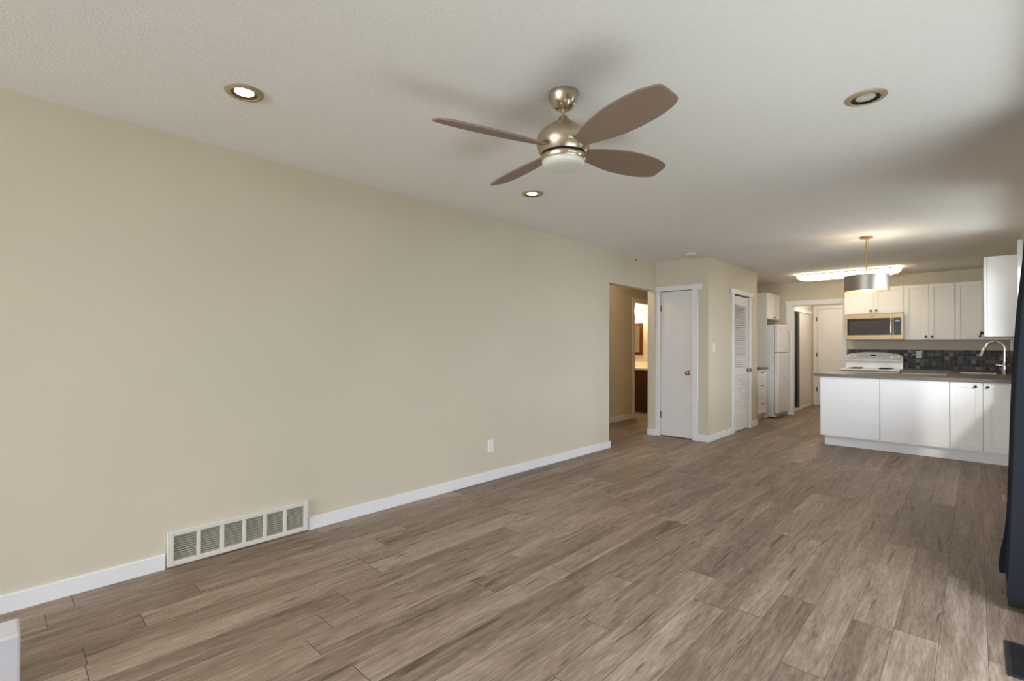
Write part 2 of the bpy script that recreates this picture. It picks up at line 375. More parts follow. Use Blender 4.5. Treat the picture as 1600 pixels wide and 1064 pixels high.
# ------------------------------------------------------------------ doors and casings (setting)
def hinge(parent, xf):
    bm = nb(); box(bm, -0.012, 0.012, -0.006, 0.0, -0.045, 0.045)
    tube(bm, [(0, -0.008, -0.048), (0, -0.008, 0.048)], 0.007, 10)
    o = link('hinge', bm, BRONZE, parent, xf=xf); o['label'] = 'bronze hinge'
def knob(parent, xf, m, label):
    bm = nb()
    mx = Matrix.Rotation(R(90), 4, 'X')
    lathe(bm, [(0, 0), (0.032, 0), (0.032, 0.005), (0.014, 0.010), (0.011, 0.028), (0.020, 0.034), (0.028, 0.046), (0.027, 0.058), (0.017, 0.066), (0, 0.067)], 28, mx)
    o = link('door_knob', bm, m, parent, smooth=True, xf=xf); o['label'] = label
# slab closet door, faces -y
bm = boxes((-3.252, -2.788, 6.522, 6.557, 0.012, 2.030))
d1 = struct('door_1', bm, DOORW, bevel=0.002); d1['label'] = 'plain white slab closet door with a brass knob'
hinge(d1, TR((-3.254, 6.522, 1.80))); hinge(d1, TR((-3.254, 6.522, 0.30)))
knob(d1, TR((-2.845, 6.522, 0.905)), BRASS, 'brass round knob')
struct('trim_1', boxes((-3.318, -3.252, 6.492, 6.51, 0, 2.036), (-2.788, -2.712, 6.492, 6.51, 0, 2.036), (-3.318, -2.655, 6.488, 6.51, 2.036, 2.104)), TRIM, bevel=0.003)
struct('closet_shade_sheet', boxes((-3.254, -2.786, 6.56, 6.575, 0, 2.034)), DARKGAP)  # black sheet painting the closet's inner dark behind the door
# louvred pantry door, faces +x : local x -> +y, local -y -> +x
X2 = TR((CX-0.014, 7.449, 0), R(90))
DW, DH = 0.672, 2.018
bm = nb(); Z0 = 0.012
box(bm, 0, 0.085, 0, 0.033, Z0, DH); box(bm, DW-0.085, DW, 0, 0.033, Z0, DH)
box(bm, 0.085, DW-0.085, 0, 0.033, Z0, 0.27); box(bm, 0.085, DW-0.085, 0, 0.033, 0.83, 0.93); box(bm, 0.085, DW-0.085, 0, 0.033, DH-0.13, DH)
for za, zb, k in ((0.27, 0.83, 17), (0.93, DH-0.13, 29)):
    for i in range(k):
        zc = za+(i+0.5)*(zb-za)/k
        box(bm, 0.085, DW-0.085, -0.024, 0.024, -0.004, 0.004, Matrix.Translation((0, 0.0165, zc)) @ Matrix.Rotation(R(42), 4, 'X'))
d2 = struct('door_2', bm, DOORW, xf=X2); d2['label'] = 'white louvred pantry door'
hinge(d2, X2 @ TR((-0.004, 0, 1.80))); hinge(d2, X2 @ TR((-0.004, 0, 0.28)))
knob(d2, X2 @ TR((DW-0.045, 0, 0.905)), SATIN, 'satin nickel round knob')
struct('trim_3', boxes((CX, CX+0.018, 7.378, 7.446, 0, 2.036), (CX, CX+0.018, 8.124, 8.196, 0, 2.036), (CX, CX+0.022, 7.325, 8.27, 2.036, 2.104)), TRIM, bevel=0.003)
struct('pantry_shade_sheet', boxes((CX-0.075, CX-0.065, 7.447, 8.123, 0, 2.034)), DARKGAP)  # black sheet painting the dark behind the louvres
# casing of the doorway in the back wall
struct('trim_5', boxes((-2.585, DX0, YB-0.02, YB, 0, DZ), (DX1, -1.640, YB-0.02, YB, 0, DZ), (-2.60, -1.640, YB-0.024, YB, DZ, DZ+0.088),
                       (DX0, DX0+0.012, YB, YB+0.1, 0, DZ), (DX1-0.012, DX1, YB, YB+0.1, 0, DZ), (DX0, DX1, YB, YB+0.1, DZ-0.012, DZ)), TRIM, bevel=0.002)
# entry closet with a sliding panel
d3 = struct('door_3', boxes((EX0-0.035, EX0-0.008, 11.33, 12.255, 0.03, 1.97)), DOORW, bevel=0.002); d3['label'] = 'white sliding closet panel'
fr = struct('door_frame', boxes((EX0-0.040, EX0-0.004, 11.23, 11.33, 0.03, 1.97)), ALU, d3)
d4 = struct('door_4', boxes((EX0-0.075, EX0-0.05, 10.77, 11.72, 0.03, 1.97)), GREYD); d4['label'] = 'dark grey sliding closet panel behind the white one'
struct('trim_6', boxes((EX0, EX0+0.015, 10.70, 12.30, 1.965, 2.035), (EX0-0.075, EX0+0.012, 10.76, 12.26, 0, 0.028)), TRIM, bevel=0.002)
# back entrance door
d5 = struct('door_5', boxes((-2.515, -1.685, EY+0.012, EY+0.055, 0.01, 2.085)), DOORW, bevel=0.002); d5['label'] = 'plain white back entrance door'
for z in (1.868, 1.096, 0.34): hinge(d5, TR((-2.530, EY-0.016, z)))
knob(d5, TR((-1.76, EY+0.012, 0.96)), BRASS, 'brass round knob')
struct('trim_7', boxes((-2.60, -2.516, EY-0.016, EY, 0, 2.088), (-1.684, -1.60, EY-0.016, EY, 0, 2.088), (-2.60, -1.60, EY-0.018, EY, 2.088, 2.15)), TRIM, bevel=0.002)
# bathroom doorway casing
struct('trim_8', boxes((HX, HX+0.016, 7.685, 7.76, 0, 2.045), (HX, HX+0.016, 8.55, 8.625, 0, 2.045), (HX, HX+0.018, 7.685, 8.625, 2.045, 2.115),
                       (HX-0.1, HX, 7.76, 7.772, 0, 2.045), (HX-0.1, HX, 8.538, 8.55, 0, 2.045), (HX-0.1, HX, 7.772, 8.538, 2.033, 2.045)), TRIM, bevel=0.002)

# ------------------------------------------------------------------ windows (setting), unseen and invented for the daylight
def window_x(name, wdef, n):
    y0, y1, z0, z1 = wdef
    bm = nb()
    for b in ((y0, y0+0.05, z0, z1), (y1-0.05, y1, z0, z1), (y0+0.05, y1-0.05, z0, z0+0.05), (y0+0.05, y1-0.05, z1-0.05, z1)):
        box(bm, XR+0.03, XR+0.08, *b)
    for i in range(1, n):
        yc = y0+(y1-y0)*i/n; box(bm, XR+0.03, XR+0.08, yc-0.025, yc+0.025, z0+0.05, z1-0.05)
    o = struct(name, bm, TRIM)
    link('window_pane', boxes((XR+0.052, XR+0.056, y0+0.05, y1-0.05, z0+0.05, z1-0.05)), GLASS, o)
    cs = nb()
    for b in ((y0-0.09, y0, z0-0.02, z1+0.09), (y1, y1+0.09, z0-0.02, z1+0.09), (y0, y1, z1, z1+0.09)):
        box(cs, XR-0.022, XR, *b)
    link('window_casing', cs, TRIM, o)
    link('window_sill', boxes((XR-0.05, XR+0.03, y0-0.1, y1+0.1, z0-0.03, z0)), TRIM, o)
    return o
window_x('unseen_window_1', W1, 2)
o = window_x('unseen_window_2', W2, 1)
# deep boxed jamb on the kitchen side, its top above the window head
link('window_casing', boxes((0.303, XR-0.023, 6.945, 7.035, 0.93, 2.33)), TRIM, o)
x0, x1, z0, z1 = W3
bm = nb()
for b in ((x0, x0+0.05, z0, z1), (x1-0.05, x1, z0, z1), (x0, x1, z0, z0+0.05), (x0, x1, z1-0.05, z1), (-1.58, -1.52, z0, z1)):
    box(bm, b[0], b[1], YN-0.08, YN-0.03, b[2], b[3])
o = struct('unseen_window_3', bm, TRIM)
link('window_pane', boxes((x0+0.05, x1-0.05, YN-0.056, YN-0.052, z0+0.05, z1-0.05)), GLASS, o)
link('window_casing', boxes((x0-0.09, x0, YN, YN+0.02, z0, z1+0.09), (x1, x1+0.09, YN, YN+0.02, z0, z1+0.09), (x0, x1, YN, YN+0.02, z1, z1+0.09), (x0-0.1, x1+0.1, YN, YN+0.05, z0-0.03, z0)), TRIM, o)

# ------------------------------------------------------------------ ceiling fan
FX, FY = -1.416, 1.849
fan = thing('ceiling_fan', 'brushed nickel ceiling fan with four taupe blades hanging from the ceiling', 'ceiling fan', (FX, FY, ZC))
F = TR((FX, FY, 0))
bm = nb(); lathe(bm, [(0, 2.46), (0.070, 2.46), (0.071, 2.452), (0.068, 2.436), (0.060, 2.412), (0.047, 2.392), (0.030, 2.381), (0.022, 2.379), (0, 2.379)], 48)
link('canopy', bm, NICKEL, fan, smooth=True, xf=F)
bm = nb(); tube(bm, [(0, 0, 2.382), (0, 0, 2.335)], 0.0105, 20); link('downrod', bm, NICKEL, fan, smooth=True, xf=F)
bm = nb(); lathe(bm, [(0, 2.347), (0.021, 2.347), (0.025, 2.342), (0.027, 2.330), (0.034, 2.320), (0.050, 2.314), (0, 2.312)], 40)
link('coupling', bm, NICKEL, fan, smooth=True, xf=F)
bm = nb(); lathe(bm, [(0, 2.315), (0.050, 2.315), (0.060, 2.309), (0.064, 2.302), (0.066, 2.295), (0.085, 2.289), (0.105, 2.276), (0.119, 2.259), (0.126, 2.240), (0.127, 2.220), (0.122, 2.199), (0.115, 2.181), (0.107, 2.168), (0, 2.168)], 56)
link('motor_housing', bm, NICKEL, fan, smooth=True, xf=F)
bm = nb(); lathe(bm, [(0, 2.168), (0.099, 2.168), (0.099, 2.158), (0, 2.158)], 48); o = link('painted_gap', bm, DARKGAP, fan, smooth=True, xf=F); o['label'] = 'slot under the motor, its shade painted black'  # solid disc, black for the shade in the slot
bm = nb(); lathe(bm, [(0, 2.158), (0.105, 2.158), (0.108, 2.155), (0.107, 2.140), (0.103, 2.134), (0, 2.134)], 56); link('light_ring', bm, NICKEL, fan, smooth=True, xf=F)
bm = nb(); lathe(bm, [(0.099, 2.136), (0.100, 2.128), (0.097, 2.119), (0.089, 2.111), (0.075, 2.106), (0.04, 2.103), (0, 2.102)], 56); o = link('glass_shade', bm, FROST, fan, smooth=True, xf=F); o['label'] = 'frosted white glass bowl'
def blade_bm():
    st = [(0.105, -0.024, 0.036), (0.15, -0.040, 0.048), (0.20, -0.056, 0.060), (0.27, -0.073, 0.075), (0.34, -0.083, 0.084), (0.41, -0.087, 0.087), (0.48, -0.085, 0.085), (0.54, -0.078, 0.078), (0.585, -0.067, 0.068), (0.612, -0.057, 0.058), (0.625, -0.048, 0.048), (0.631, -0.034, 0.034)]
    bm = nb(); T = 0.0045; rows = []
    for r, a, b in st:
        r = r*1.022
        row = []
        for s in (-T, T):
            row.append([bm.verts.new((r, a+(b-a)*k/4, s)) for k in range(5)])
        rows.append(row)
    for p, q in zip(rows, rows[1:]):
        for l in (0, 1):
            for k in range(4): bm.faces.new((p[l][k], p[l][k+1], q[l][k+1], q[l][k]))
        bm.faces.new((p[0][0], q[0][0], q[1][0], p[1][0])); bm.faces.new((p[0][4], p[1][4], q[1][4], q[0][4]))
    for row in (rows[0], rows[-1]):
        for k in range(4): bm.faces.new((row[0][k], row[0][k+1], row[1][k+1], row[1][k]))
    return bm
for ang in (-106, -16, 74, 164):
    xf = F @ Matrix.Translation((0, 0, 2.197)) @ Matrix.Rotation(R(1.7), 4, Vector((math.cos(R(29)), math.sin(R(29)), 0))) @ Matrix.Rotation(R(ang), 4, 'Z') @ Matrix.Rotation(R(-17), 4, 'X')
    b = link('blade', blade_bm(), BLADE, fan, xf=xf, bevel=0.0015)

# ------------------------------------------------------------------ recessed ceiling lights
def recessed(loc, on, label):
    t = thing('recessed_light', label, 'ceiling light', (loc[0], loc[1], ZC), 'recessed ceiling lights')
    X = TR((loc[0], loc[1], ZC))
    bm = nb(); lathe(bm, [(0.058, 0.0), (0.084, 0.0), (0.084, -0.004), (0.080, -0.008), (0.062, -0.010), (0.058, -0.007), (0.058, 0.0)], 48)
    link('trim_ring', bm, CANTRIM, t, smooth=True, xf=X)
    bm = nb(); lathe(bm, [(0.0605, -0.0085), (0.054, -0.0055), (0.047, -0.003), (0.041, -0.0015)], 48)
    link('baffle', bm, CANIN if on else CANINB, t, smooth=True, xf=X)
    bm = nb(); lathe(bm, [(0.0415, -0.001), (0.040, -0.003), (0.03, -0.0045), (0, -0.0055)], 40)
    o = link('bulb', bm, BULBON if on else BULBOFF, t, smooth=True, xf=X)
    o['label'] = 'glowing lamp face' if on else 'unlit lamp face'
    if on:
        s = lamp('recessed_spot', 'SPOT', (loc[0], loc[1], ZC-0.03), 17, (1.0, 0.70, 0.44), 0.045)
        s.data.spot_size = R(62); s.data.spot_blend = 1.0
recessed((-2.519, 0.812), True, 'lit recessed ceiling light nearest the left edge of the photo')
recessed((-2.530, 2.908), True, 'lit recessed ceiling light behind and below the ceiling fan')
recessed((-0.379, 2.861), False, 'unlit recessed ceiling light with a black inside, right of the fan')

# smoke detector
sd = thing('smoke_detector', 'small round ivory smoke detector on the ceiling before the slab closet door', 'smoke detector', (-2.666, 6.166, ZC))
X = TR((-2.666, 6.166, ZC))
bm = nb(); lathe(bm, [(0, 0), (0.07, 0), (0.07, -0.012), (0, -0.012)], 36); link('base', bm, SMOKE, sd, smooth=True, xf=X)
bm = nb(); lathe(bm, [(0, -0.012), (0.062, -0.012), (0.060, -0.028), (0.045, -0.036), (0, -0.037)], 36); link('cover', bm, SMOKE, sd, smooth=True, xf=X)

# ------------------------------------------------------------------ wall fittings of the living room
vent = thing('return_air_vent', 'long off-white louvred air vent low on the beige left wall', 'vent', (XL, 1.09, 0))
V0, V1, VZ0, VZ1 = 0.689, 1.491, 0.010, 0.206
link('duct_shade_sheet', boxes((XL+0.001, XL+0.003, V0+0.02, V1-0.02, VZ0+0.02, VZ1-0.02)), DARKGAP, vent)  # black sheet painting the duct's shade behind the slats
bm = nb()
for b in ((V0, V0+0.032, VZ0, VZ1), (V1-0.032, V1, VZ0, VZ1), (V0+0.032, V1-0.032, VZ0, VZ0+0.028), (V0+0.032, V1-0.032, VZ1-0.028, VZ1)):
    box(bm, XL+0.001, XL+0.022, *b)
pw = (V1-V0-0.064)/6
for i in range(1, 6):
    yc = V0+0.032+pw*i; box(bm, XL+0.003, XL+0.020, yc-0.011, yc+0.011, VZ0+0.028, VZ1-0.028)
link('frame', bm, VENTM, vent, bevel=0.003)
for i in range(6):
    bm = nb(); ya = V0+0.032+pw*i+0.011*(i > 0); yb = V0+0.032+pw*(i+1)-0.011*(i < 5)
    for k in range(11):
        zc = VZ0+0.034+k*0.0128
        box(bm, -0.006, 0.006, ya, yb, -0.0012, 0.0012, Matrix.Translation((XL+0.011, 0, zc)) @ Matrix.Rotation(R(26), 4, 'Y'))
    link('louvre_panel', bm, VENTS, vent)
bm = nb(); tube(bm, [(XL+0.022, V1-0.016, 0.085), (XL+0.032, V1-0.016, 0.092), (XL+0.032, V1-0.016, 0.125), (XL+0.022, V1-0.016, 0.130)], 0.004, 8); link('damper_lever', bm, VENTM, vent)

def outlet(loc, rz, label, cat='outlet', kind='outlet', name='wall_outlet'):
    t = thing(name, label, cat, loc)
    X = TR(loc, rz)
    link('cover_plate', boxes((-0.036, 0.036, -0.006, 0, -0.058, 0.058)), PLASTIC, t, xf=X, bevel=0.002)
    if kind == 'outlet':
        for z in (-0.024, 0.024):
            bm = nb(); box(bm, -0.016, 0.016, -0.008, -0.0055, z-0.014, z+0.014)
            s = link('socket', bm, PLASTIC, t, xf=X, bevel=0.002)
            link('slot', boxes((-0.008, -0.006, -0.0085, -0.0075, z-0.004, z+0.006), (0.006, 0.008, -0.0085, -0.0075, z-0.004, z+0.006)), DARKGAP, s, xf=X)
    else:
        link('toggle', boxes((-0.005, 0.005, -0.016, -0.005, -0.004, 0.012)), PLASTIC, t, xf=X, bevel=0.002)
    return t
outlet((XL, 3.228, 0.322), R(90), 'white wall outlet low on the beige left wall')
outlet((CX, 6.695, 1.249), R(90), 'beige-white light switch on the wall beside the louvred pantry door', 'light switch', 'switch', 'light_switch')
bm = nb(); tube(bm, [(XL, 5.92, 2.42), (XL+0.012, 5.92, 2.42), (XL+0.016, 5.92, 2.427)], 0.006, 8)
tag(link('wall_hook', bm, BLACKM), 'tiny dark hook high on the left wall just under the ceiling', 'hook')

def register(loc, sx_, sy_, m, label):
    t = thing('floor_register', label, 'floor vent', loc)
    X = TR(loc); a, b = sx_/2, sy_/2; f = 0.014
    link('register_shade_sheet', boxes((-a+f, a-f, -b+f, b-f, 0.0005, 0.0015)), DARKGAP, t, xf=X)  # black sheet painting the dark below the grille
    link('frame', boxes((-a, -a+f, -b, b, 0, 0.006), (a-f, a, -b, b, 0, 0.006), (-a+f, a-f, -b, -b+f, 0, 0.006), (-a+f, a-f, b-f, b, 0, 0.006)), m, t, xf=X, bevel=0.0015)
    bm = nb(); k = int((sy_-2*f)/0.012)
    for i in range(k):
        y = -b+f+(i+0.5)*(sy_-2*f)/k
        box(bm, -a+f, a-f, y-0.003, y+0.003, 0.002, 0.0045)
    link('grille', bm, m, t, xf=X)
register((0.146, 2.86, 0), 0.125, 0.31, REGB, 'black metal floor vent below the navy curtain')
register((0.215, 5.84, 0), 0.115, 0.26, REGT, 'small tan floor vent peeking out left of the navy curtain')

# navy curtain
def curtain():
    t = thing('curtain', 'navy floor-length curtain hanging at the right edge of the photo', 'curtain', (0.24, 3.65, 0))
    nu, nz_ = 150, 40
    bm = nb(); grid = []
    def edge(z):   # how far the bunched fabric reaches into the room
        pts = [(0.03, 0.108), (0.10, 0.100), (0.2, 0.108), (0.38, 0.113), (0.65, 0.122), (0.96, 0.130), (1.21, 0.140), (1.47, 0.156), (1.75, 0.181), (2.25, 0.215)]
        for (a, xa), (b, xb) in zip(pts, pts[1:]):
            if z <= b: return xa+(xb-xa)*(z-a)/(b-a)
        return pts[-1][1]
    for j in range(nz_+1):
        z = 0.03+(2.22-0.03)*j/nz_; row = []
        e = edge(z); xm = (e+0.318)/2; amp = (0.318-e)/2
        for i in range(nu+1):
            u_ = i/nu; y = 3.34+0.58*u_
            ph = u_*2*PI*5.0
            wv = math.sin(ph+0.5*math.sin(u_*9+z*0.7))
            wv = math.copysign(abs(wv)**0.75, wv)
            a2 = amp*(0.93+0.07*math.sin(u_*17+1.3))
            fl = 0.0
            if z < 0.35: fl = -0.028*(1-z/0.35)*math.exp(-((u_-0.80)/0.10)**2)
            row.append(bm.verts.new((xm-a2*wv+fl, y+0.012*math.cos(ph*2+z), z)))
        grid.append(row)
    for a, b in zip(grid, grid[1:]):
        for i in range(nu): bm.faces.new((a[i], a[i+1], b[i+1], b[i]))
    o = link('fabric', bm, NAVY, t, smooth=True)
    o.modifiers.clear()
    so = o.modifiers.new('cloth', 'SOLIDIFY'); so.thickness = 0.003
    return t
curtain()
rod = thing('curtain_rod', 'black curtain rod above the navy curtain on the right wall', 'curtain rod', (XR, 2.0, 2.24))
bm = nb(); tube(bm, [(0.26, 0.3, 2.24), (0.26, 4.0, 2.24)], 0.011, 14); link('rod', bm, BLACKM, rod, smooth=True)
for y in (0.4, 3.97):
    bm = nb(); tube(bm, [(0.26, y, 2.24), (0.26, y, 2.222), (XR, y, 2.222)], 0.006, 8); link('bracket', bm, BLACKM, rod)

# low hearth at the near left corner
bm = nb(); box(bm, -2.712, -2.555, -1.0, 0.086, 0, 0.2)
tag(link('hearth_curb', bm, HEARTH, bevel=0.008), 'low white painted masonry hearth edge at the bottom left corner', 'hearth')

# ------------------------------------------------------------------ kitchen
def shaker(name, w_, h_, parent, xf, m=CABW, rail=0.058, depth=0.02):
    bm = nb()
    box(bm, 0, rail, 0, depth, 0, h_); box(bm, w_-rail, w_, 0, depth, 0, h_)
    box(bm, rail, w_-rail, 0, depth, 0, rail); box(bm, rail, w_-rail, 0, depth, h_-rail, h_)
    box(bm, rail, w_-rail, 0.009, depth-0.002, rail, h_-rail)
    # bead round the panel
    for b in ((rail, rail+0.008, rail, h_-rail), (w_-rail-0.008, w_-rail, rail, h_-rail), (rail+0.008, w_-rail-0.008, rail, rail+0.008), (rail+0.008, w_-rail-0.008, h_-rail-0.008, h_-rail)):
        box(bm, b[0], b[1], 0.0045, 0.012, b[2], b[3])
    return link(name, bm, m, parent, xf=xf, bevel=0.0012)
def cab_knob(parent, xf):
    bm = nb(); lathe(bm, [(0, 0), (0.008, 0), (0.006, 0.012), (0.014, 0.018), (0.016, 0.024), (0.012, 0.030), (0, 0.031)], 20, Matrix.Rotation(R(90), 4, 'X'))
    o = link('knob', bm, BLACKM, parent, smooth=True, xf=xf); o['label'] = 'round black knob'

PY = 7.41; PZ0, PZ1 = 0.128, 0.884
for nme, a, b, lab in (('base_cabinet', -1.475, -0.853, 'plain white peninsula cabinet at the free left end of the counter'),
                       ('base_cabinet', -0.850, -0.219, 'plain white peninsula cabinet between the end cabinet and the doors')):
    t = thing(nme, lab, 'cabinet', ((a+b)/2, PY, 0))
    link('body', boxes((a, b, PY+0.02, 7.96, PZ0, PZ1)), CABW, t)
    link('back_panel', boxes((a+0.0005, b-0.0005, PY, PY+0.019, PZ0, PZ1)), CABW, t, bevel=0.0012)
t = thing('base_cabinet', 'white peninsula cabinet with two shaker doors beside the navy curtain', 'cabinet', (0.07, PY, 0))
link('body', boxes((-0.216, 0.352, PY+0.021, 7.96, PZ0, PZ1)), CABW, t)
for a, kx in ((-0.214, -0.006), (0.058, 0.090)):
    d = shaker('door', 0.268, PZ1-PZ0-0.004, t, TR((a, PY, PZ0+0.002)))
    cab_knob(d, TR((kx, PY, 0.836)))
tag(link('toe_kick', boxes((-1.438, 0.352, 7.476, 7.496, 0, 0.127)), CABW, bevel=0.001), 'long white toe kick board along the foot of the peninsula', 'toe kick')
# hidden runs behind the peninsula
t = thing('base_cabinet', 'white base cabinet under the back counter, right of the stove', 'cabinet', (-0.56, 9.62, 0))
link('body', boxes((-0.838, -0.245, 9.632, 10.24, 0.10, PZ1)), CABW, t)
shaker('door', 0.28, 0.60, t, TR((-0.836, 9.61, 0.115))); shaker('door', 0.28, 0.60, t, TR((-0.553, 9.61, 0.115)))
link('drawer', boxes((-0.836, -0.27, 9.61, 9.63, 0.722, 0.878)), CABW, t, bevel=0.0015)
t = thing('base_cabinet', 'white sink base cabinet along the right wall behind the peninsula', 'cabinet', (0.06, 8.8, 0))
link('body', boxes((-0.22, 0.352, 7.97, 9.60, 0.10, 0.69)), CABW, t)
link('apron', boxes((-0.24, -0.221, 8.06, 9.59, 0.10, PZ1)), CABW, t)
CT0, CT1 = 0.8845, 0.9225
# U-shaped worktop with the sink cut-out
SKX0, SKX1, SKY0, SKY1 = -0.178, 0.205, 8.62, 9.26
ct = link('countertop', boxes((-1.54, 0.356, 7.382, 8.0, CT0, CT1),
     (-0.270, SKX0, 8.0, YB-0.004, CT0, CT1), (SKX1, 0.356, 8.0, YB-0.004, CT0, CT1), (SKX0, SKX1, 8.0, SKY0, CT0, CT1), (SKX0, SKX1, SKY1, YB-0.004, CT0, CT1),
     (-0.842, -0.270, 9.585, YB-0.004, CT0, CT1)), COUNTER)
tag(ct, 'U-shaped dark grey-brown laminate worktop on the white peninsula', 'countertop')
# sink
t = thing('sink', 'stainless steel kitchen sink set in the worktop below the faucet', 'sink', (0.0135, 8.94, CT1))
bm = nb()
for b in ((SKX0-0.018, SKX0+0.004, SKY0-0.018, SKY1+0.018), (SKX1-0.004, SKX1+0.018, SKY0-0.018, SKY1+0.018), (SKX0+0.004, SKX1-0.004, SKY0-0.018, SKY0+0.004), (SKX0+0.004, SKX1-0.004, SKY1-0.004, SKY1+0.018)):
    box(bm, b[0], b[1], b[2], b[3], CT1+0.0005, CT1+0.006)
link('rim', bm, SINKM, t, bevel=0.002)
a0, a1, b0, b1 = SKX0+0.004, SKX1-0.004, SKY0+0.004, SKY1-0.004
link('basin', boxes((a0, a0+0.003, b0, b1, 0.74, CT1), (a1-0.003, a1, b0, b1, 0.74, CT1), (a0, a1, b0, b0+0.003, 0.74, CT1), (a0, a1, b1-0.003, b1, 0.74, CT1), (a0, a1, b0, b1, 0.737, 0.74)), SINKM, t)
bm = nb(); lathe(bm, [(0, 0.7405), (0.04, 0.7405), (0.042, 0.743), (0.03, 0.742), (0, 0.7415)], 28, TR((0.0135, 8.94, 0))); link('drain', bm, CHROME, t, smooth=True)
# faucet
fx, fy = 0.272, 8.97
t = thing('faucet', 'chrome gooseneck pull-down faucet standing behind the sink', 'faucet', (fx, fy, CT1))
bm = nb(); lathe(bm, [(0, CT1), (0.029, CT1), (0.029, CT1+0.008), (0.024, CT1+0.014), (0.022, 1.00), (0.022, 1.06), (0.018, 1.075), (0.015, 1.085), (0, 1.085)], 28, TR((fx, fy, 0))); link('base', bm, CHROME, t, smooth=True)
bm = nb(); pts = [(fx, fy, 1.08), (fx, fy, 1.16), (fx, fy, 1.245)]
for i in range(1, 15):
    a = PI*i/14*0.93; pts.append((fx-0.092+0.092*math.cos(a), fy, 1.247+0.092*math.sin(a)))
tube(bm, pts, [0.018, 0.017]+[0.0145]*(len(pts)-2), 16); link('spout', bm, CHROME, t, smooth=True)
ex = pts[-1]
bm = nb(); tube(bm, [(ex[0], fy, ex[2]), (ex[0]-0.008, fy, ex[2]-0.03), (ex[0]-0.022, fy, ex[2]-0.06), (ex[0]-0.040, fy, ex[2]-0.115)], [0.016, 0.023, 0.025, 0.028], 18); link('spray_head', bm, CHROME, t, smooth=True)
bm = nb(); tube(bm, [(fx-0.018, fy, 1.035), (fx-0.055, fy, 1.040), (fx-0.085, fy, 1.043)], [0.009, 0.006, 0.005], 12); link('lever_handle', bm, CHROME, t, smooth=True)
bm = nb(); tube(bm, [(fx+0.016, fy, 1.03), (fx+0.045, fy, 1.035)], [0.014, 0.010], 14); link('valve_cap', bm, CHROME, t, smooth=True)

# mosaic backsplash
struct('trim_9', boxes((-1.63, 0.350, YB-0.010, YB-0.0005, CT1, 1.225)), TILE_B)
struct('trim_10', boxes((0.350, XR-0.0005, 8.15, YB-0.0105, CT1, 1.225)), TILE_R)
outlet((-0.664, YB-0.0105, 1.150), 0, 'white outlet on the mosaic tile wall right of the stove', name='wall_outlet')

# range
RX0, RX1, RY0, RY1 = -1.625, -0.848, 9.53, 10.2
rg = thing('stove', 'white electric stove with curved backguard, left of the back counter', 'stove', ((RX0+RX1)/2, RY0, 0))
link('body', boxes((RX0+0.006, RX1-0.004, RY0+0.05, RY1, 0.03, 0.885)), APPL, rg, bevel=0.003)
link('oven_door', boxes((RX0+0.012, RX1-0.010, RY0+0.012, RY0+0.048, 0.20, 0.84)), APPL, rg, bevel=0.004)
link('storage_drawer', boxes((RX0+0.012, RX1-0.010, RY0+0.016, RY0+0.048, 0.05, 0.19)), APPL, rg, bevel=0.004)
bm = nb(); tube(bm, [(RX0+0.09, RY0+0.012, 0.80), (RX0+0.09, RY0-0.03, 0.80), (RX1-0.09, RY0-0.03, 0.80), (RX1-0.09, RY0+0.012, 0.80)], 0.011, 10); link('oven_handle', bm, APPL, rg)
link('cooktop', boxes((RX0-0.004, RX1+0.003, RY0, 10.10, 0.893, 0.917)), APPL, rg, bevel=0.004)
link('shadow_gap', boxes((RX0+0.012, RX1-0.010, RY0+0.02, RY1-0.01, 0.884, 0.894)), DARKGAP, rg)
for bx, by, br in ((-1.43, 9.68, 0.10), (-1.05, 9.68, 0.078), (-1.43, 9.93, 0.078), (-1.05, 9.93, 0.10)):
    X = TR((bx, by, 0.917))
    bm = nb(); lathe(bm, [(0, 0.0006), (br+0.012, 0.0006), (br+0.014, 0.003), (br+0.006, 0.004), (br, 0.002), (0, 0.0015)], 36)
    p = link('drip_pan', bm, CHROME, rg, smooth=True, xf=X)
    bm = nb(); pts = []
    for i in range(90):
        a = i/89*2*PI*3.5; r = 0.018+(br-0.022)*i/89; pts.append((r*math.cos(a), r*math.sin(a), 0.009))
    tube(bm, pts, 0.005, 6); o = link('coil', bm, DARKGAP, p, xf=X); o['label'] = 'black heating coil'
# backguard : arched top, sloping control face
bm = nb(); n_ = 24; prof = []
for i in range(n_+1):
    s = i/n_; x = RX0+0.006+(RX1-RX0-0.010)*s; zt = 1.140+0.048*(1-(2*s-1)**2)-0.03*max(0, abs(2*s-1)-0.94)/0.06
    prof.append([bm.verts.new(p) for p in ((x, 10.05, 0.917), (x, 10.055, 1.015), (x, 10.025, 1.040), (x, 10.05, zt-0.008), (x, 10.06, zt), (x, 10.19, zt), (x, 10.19, 0.917))])
for a, b in zip(prof, prof[1:]):
    for k in range(7): bm.faces.new((a[k], a[(k+1) % 7], b[(k+1) % 7], b[k]))
bm.faces.new(prof[0]); bm.faces.new(prof[-1])
bgd = link('backguard', bm, APPL, rg, smooth=True)
SL = Matrix.Rotation(R(-11), 4, 'X')
link('control_panel', boxes((-0.345, 0.345, -0.003, 0.004, -0.032, 0.038)), APPLG, rg, xf=TR((-1.236, 10.031, 1.098)) @ SL, bevel=0.003)
link('clock_display', boxes((-0.036, 0.036, -0.0045, 0.001, -0.010, 0.010)), BLACKG, rg, xf=TR((-1.236, 10.028, 1.128)) @ SL)
link('badge', boxes((-0.016, 0.016, -0.0035, 0.001, -0.003, 0.003)), ALU, rg, xf=TR((-1.236, 10.024, 1.078)) @ SL)
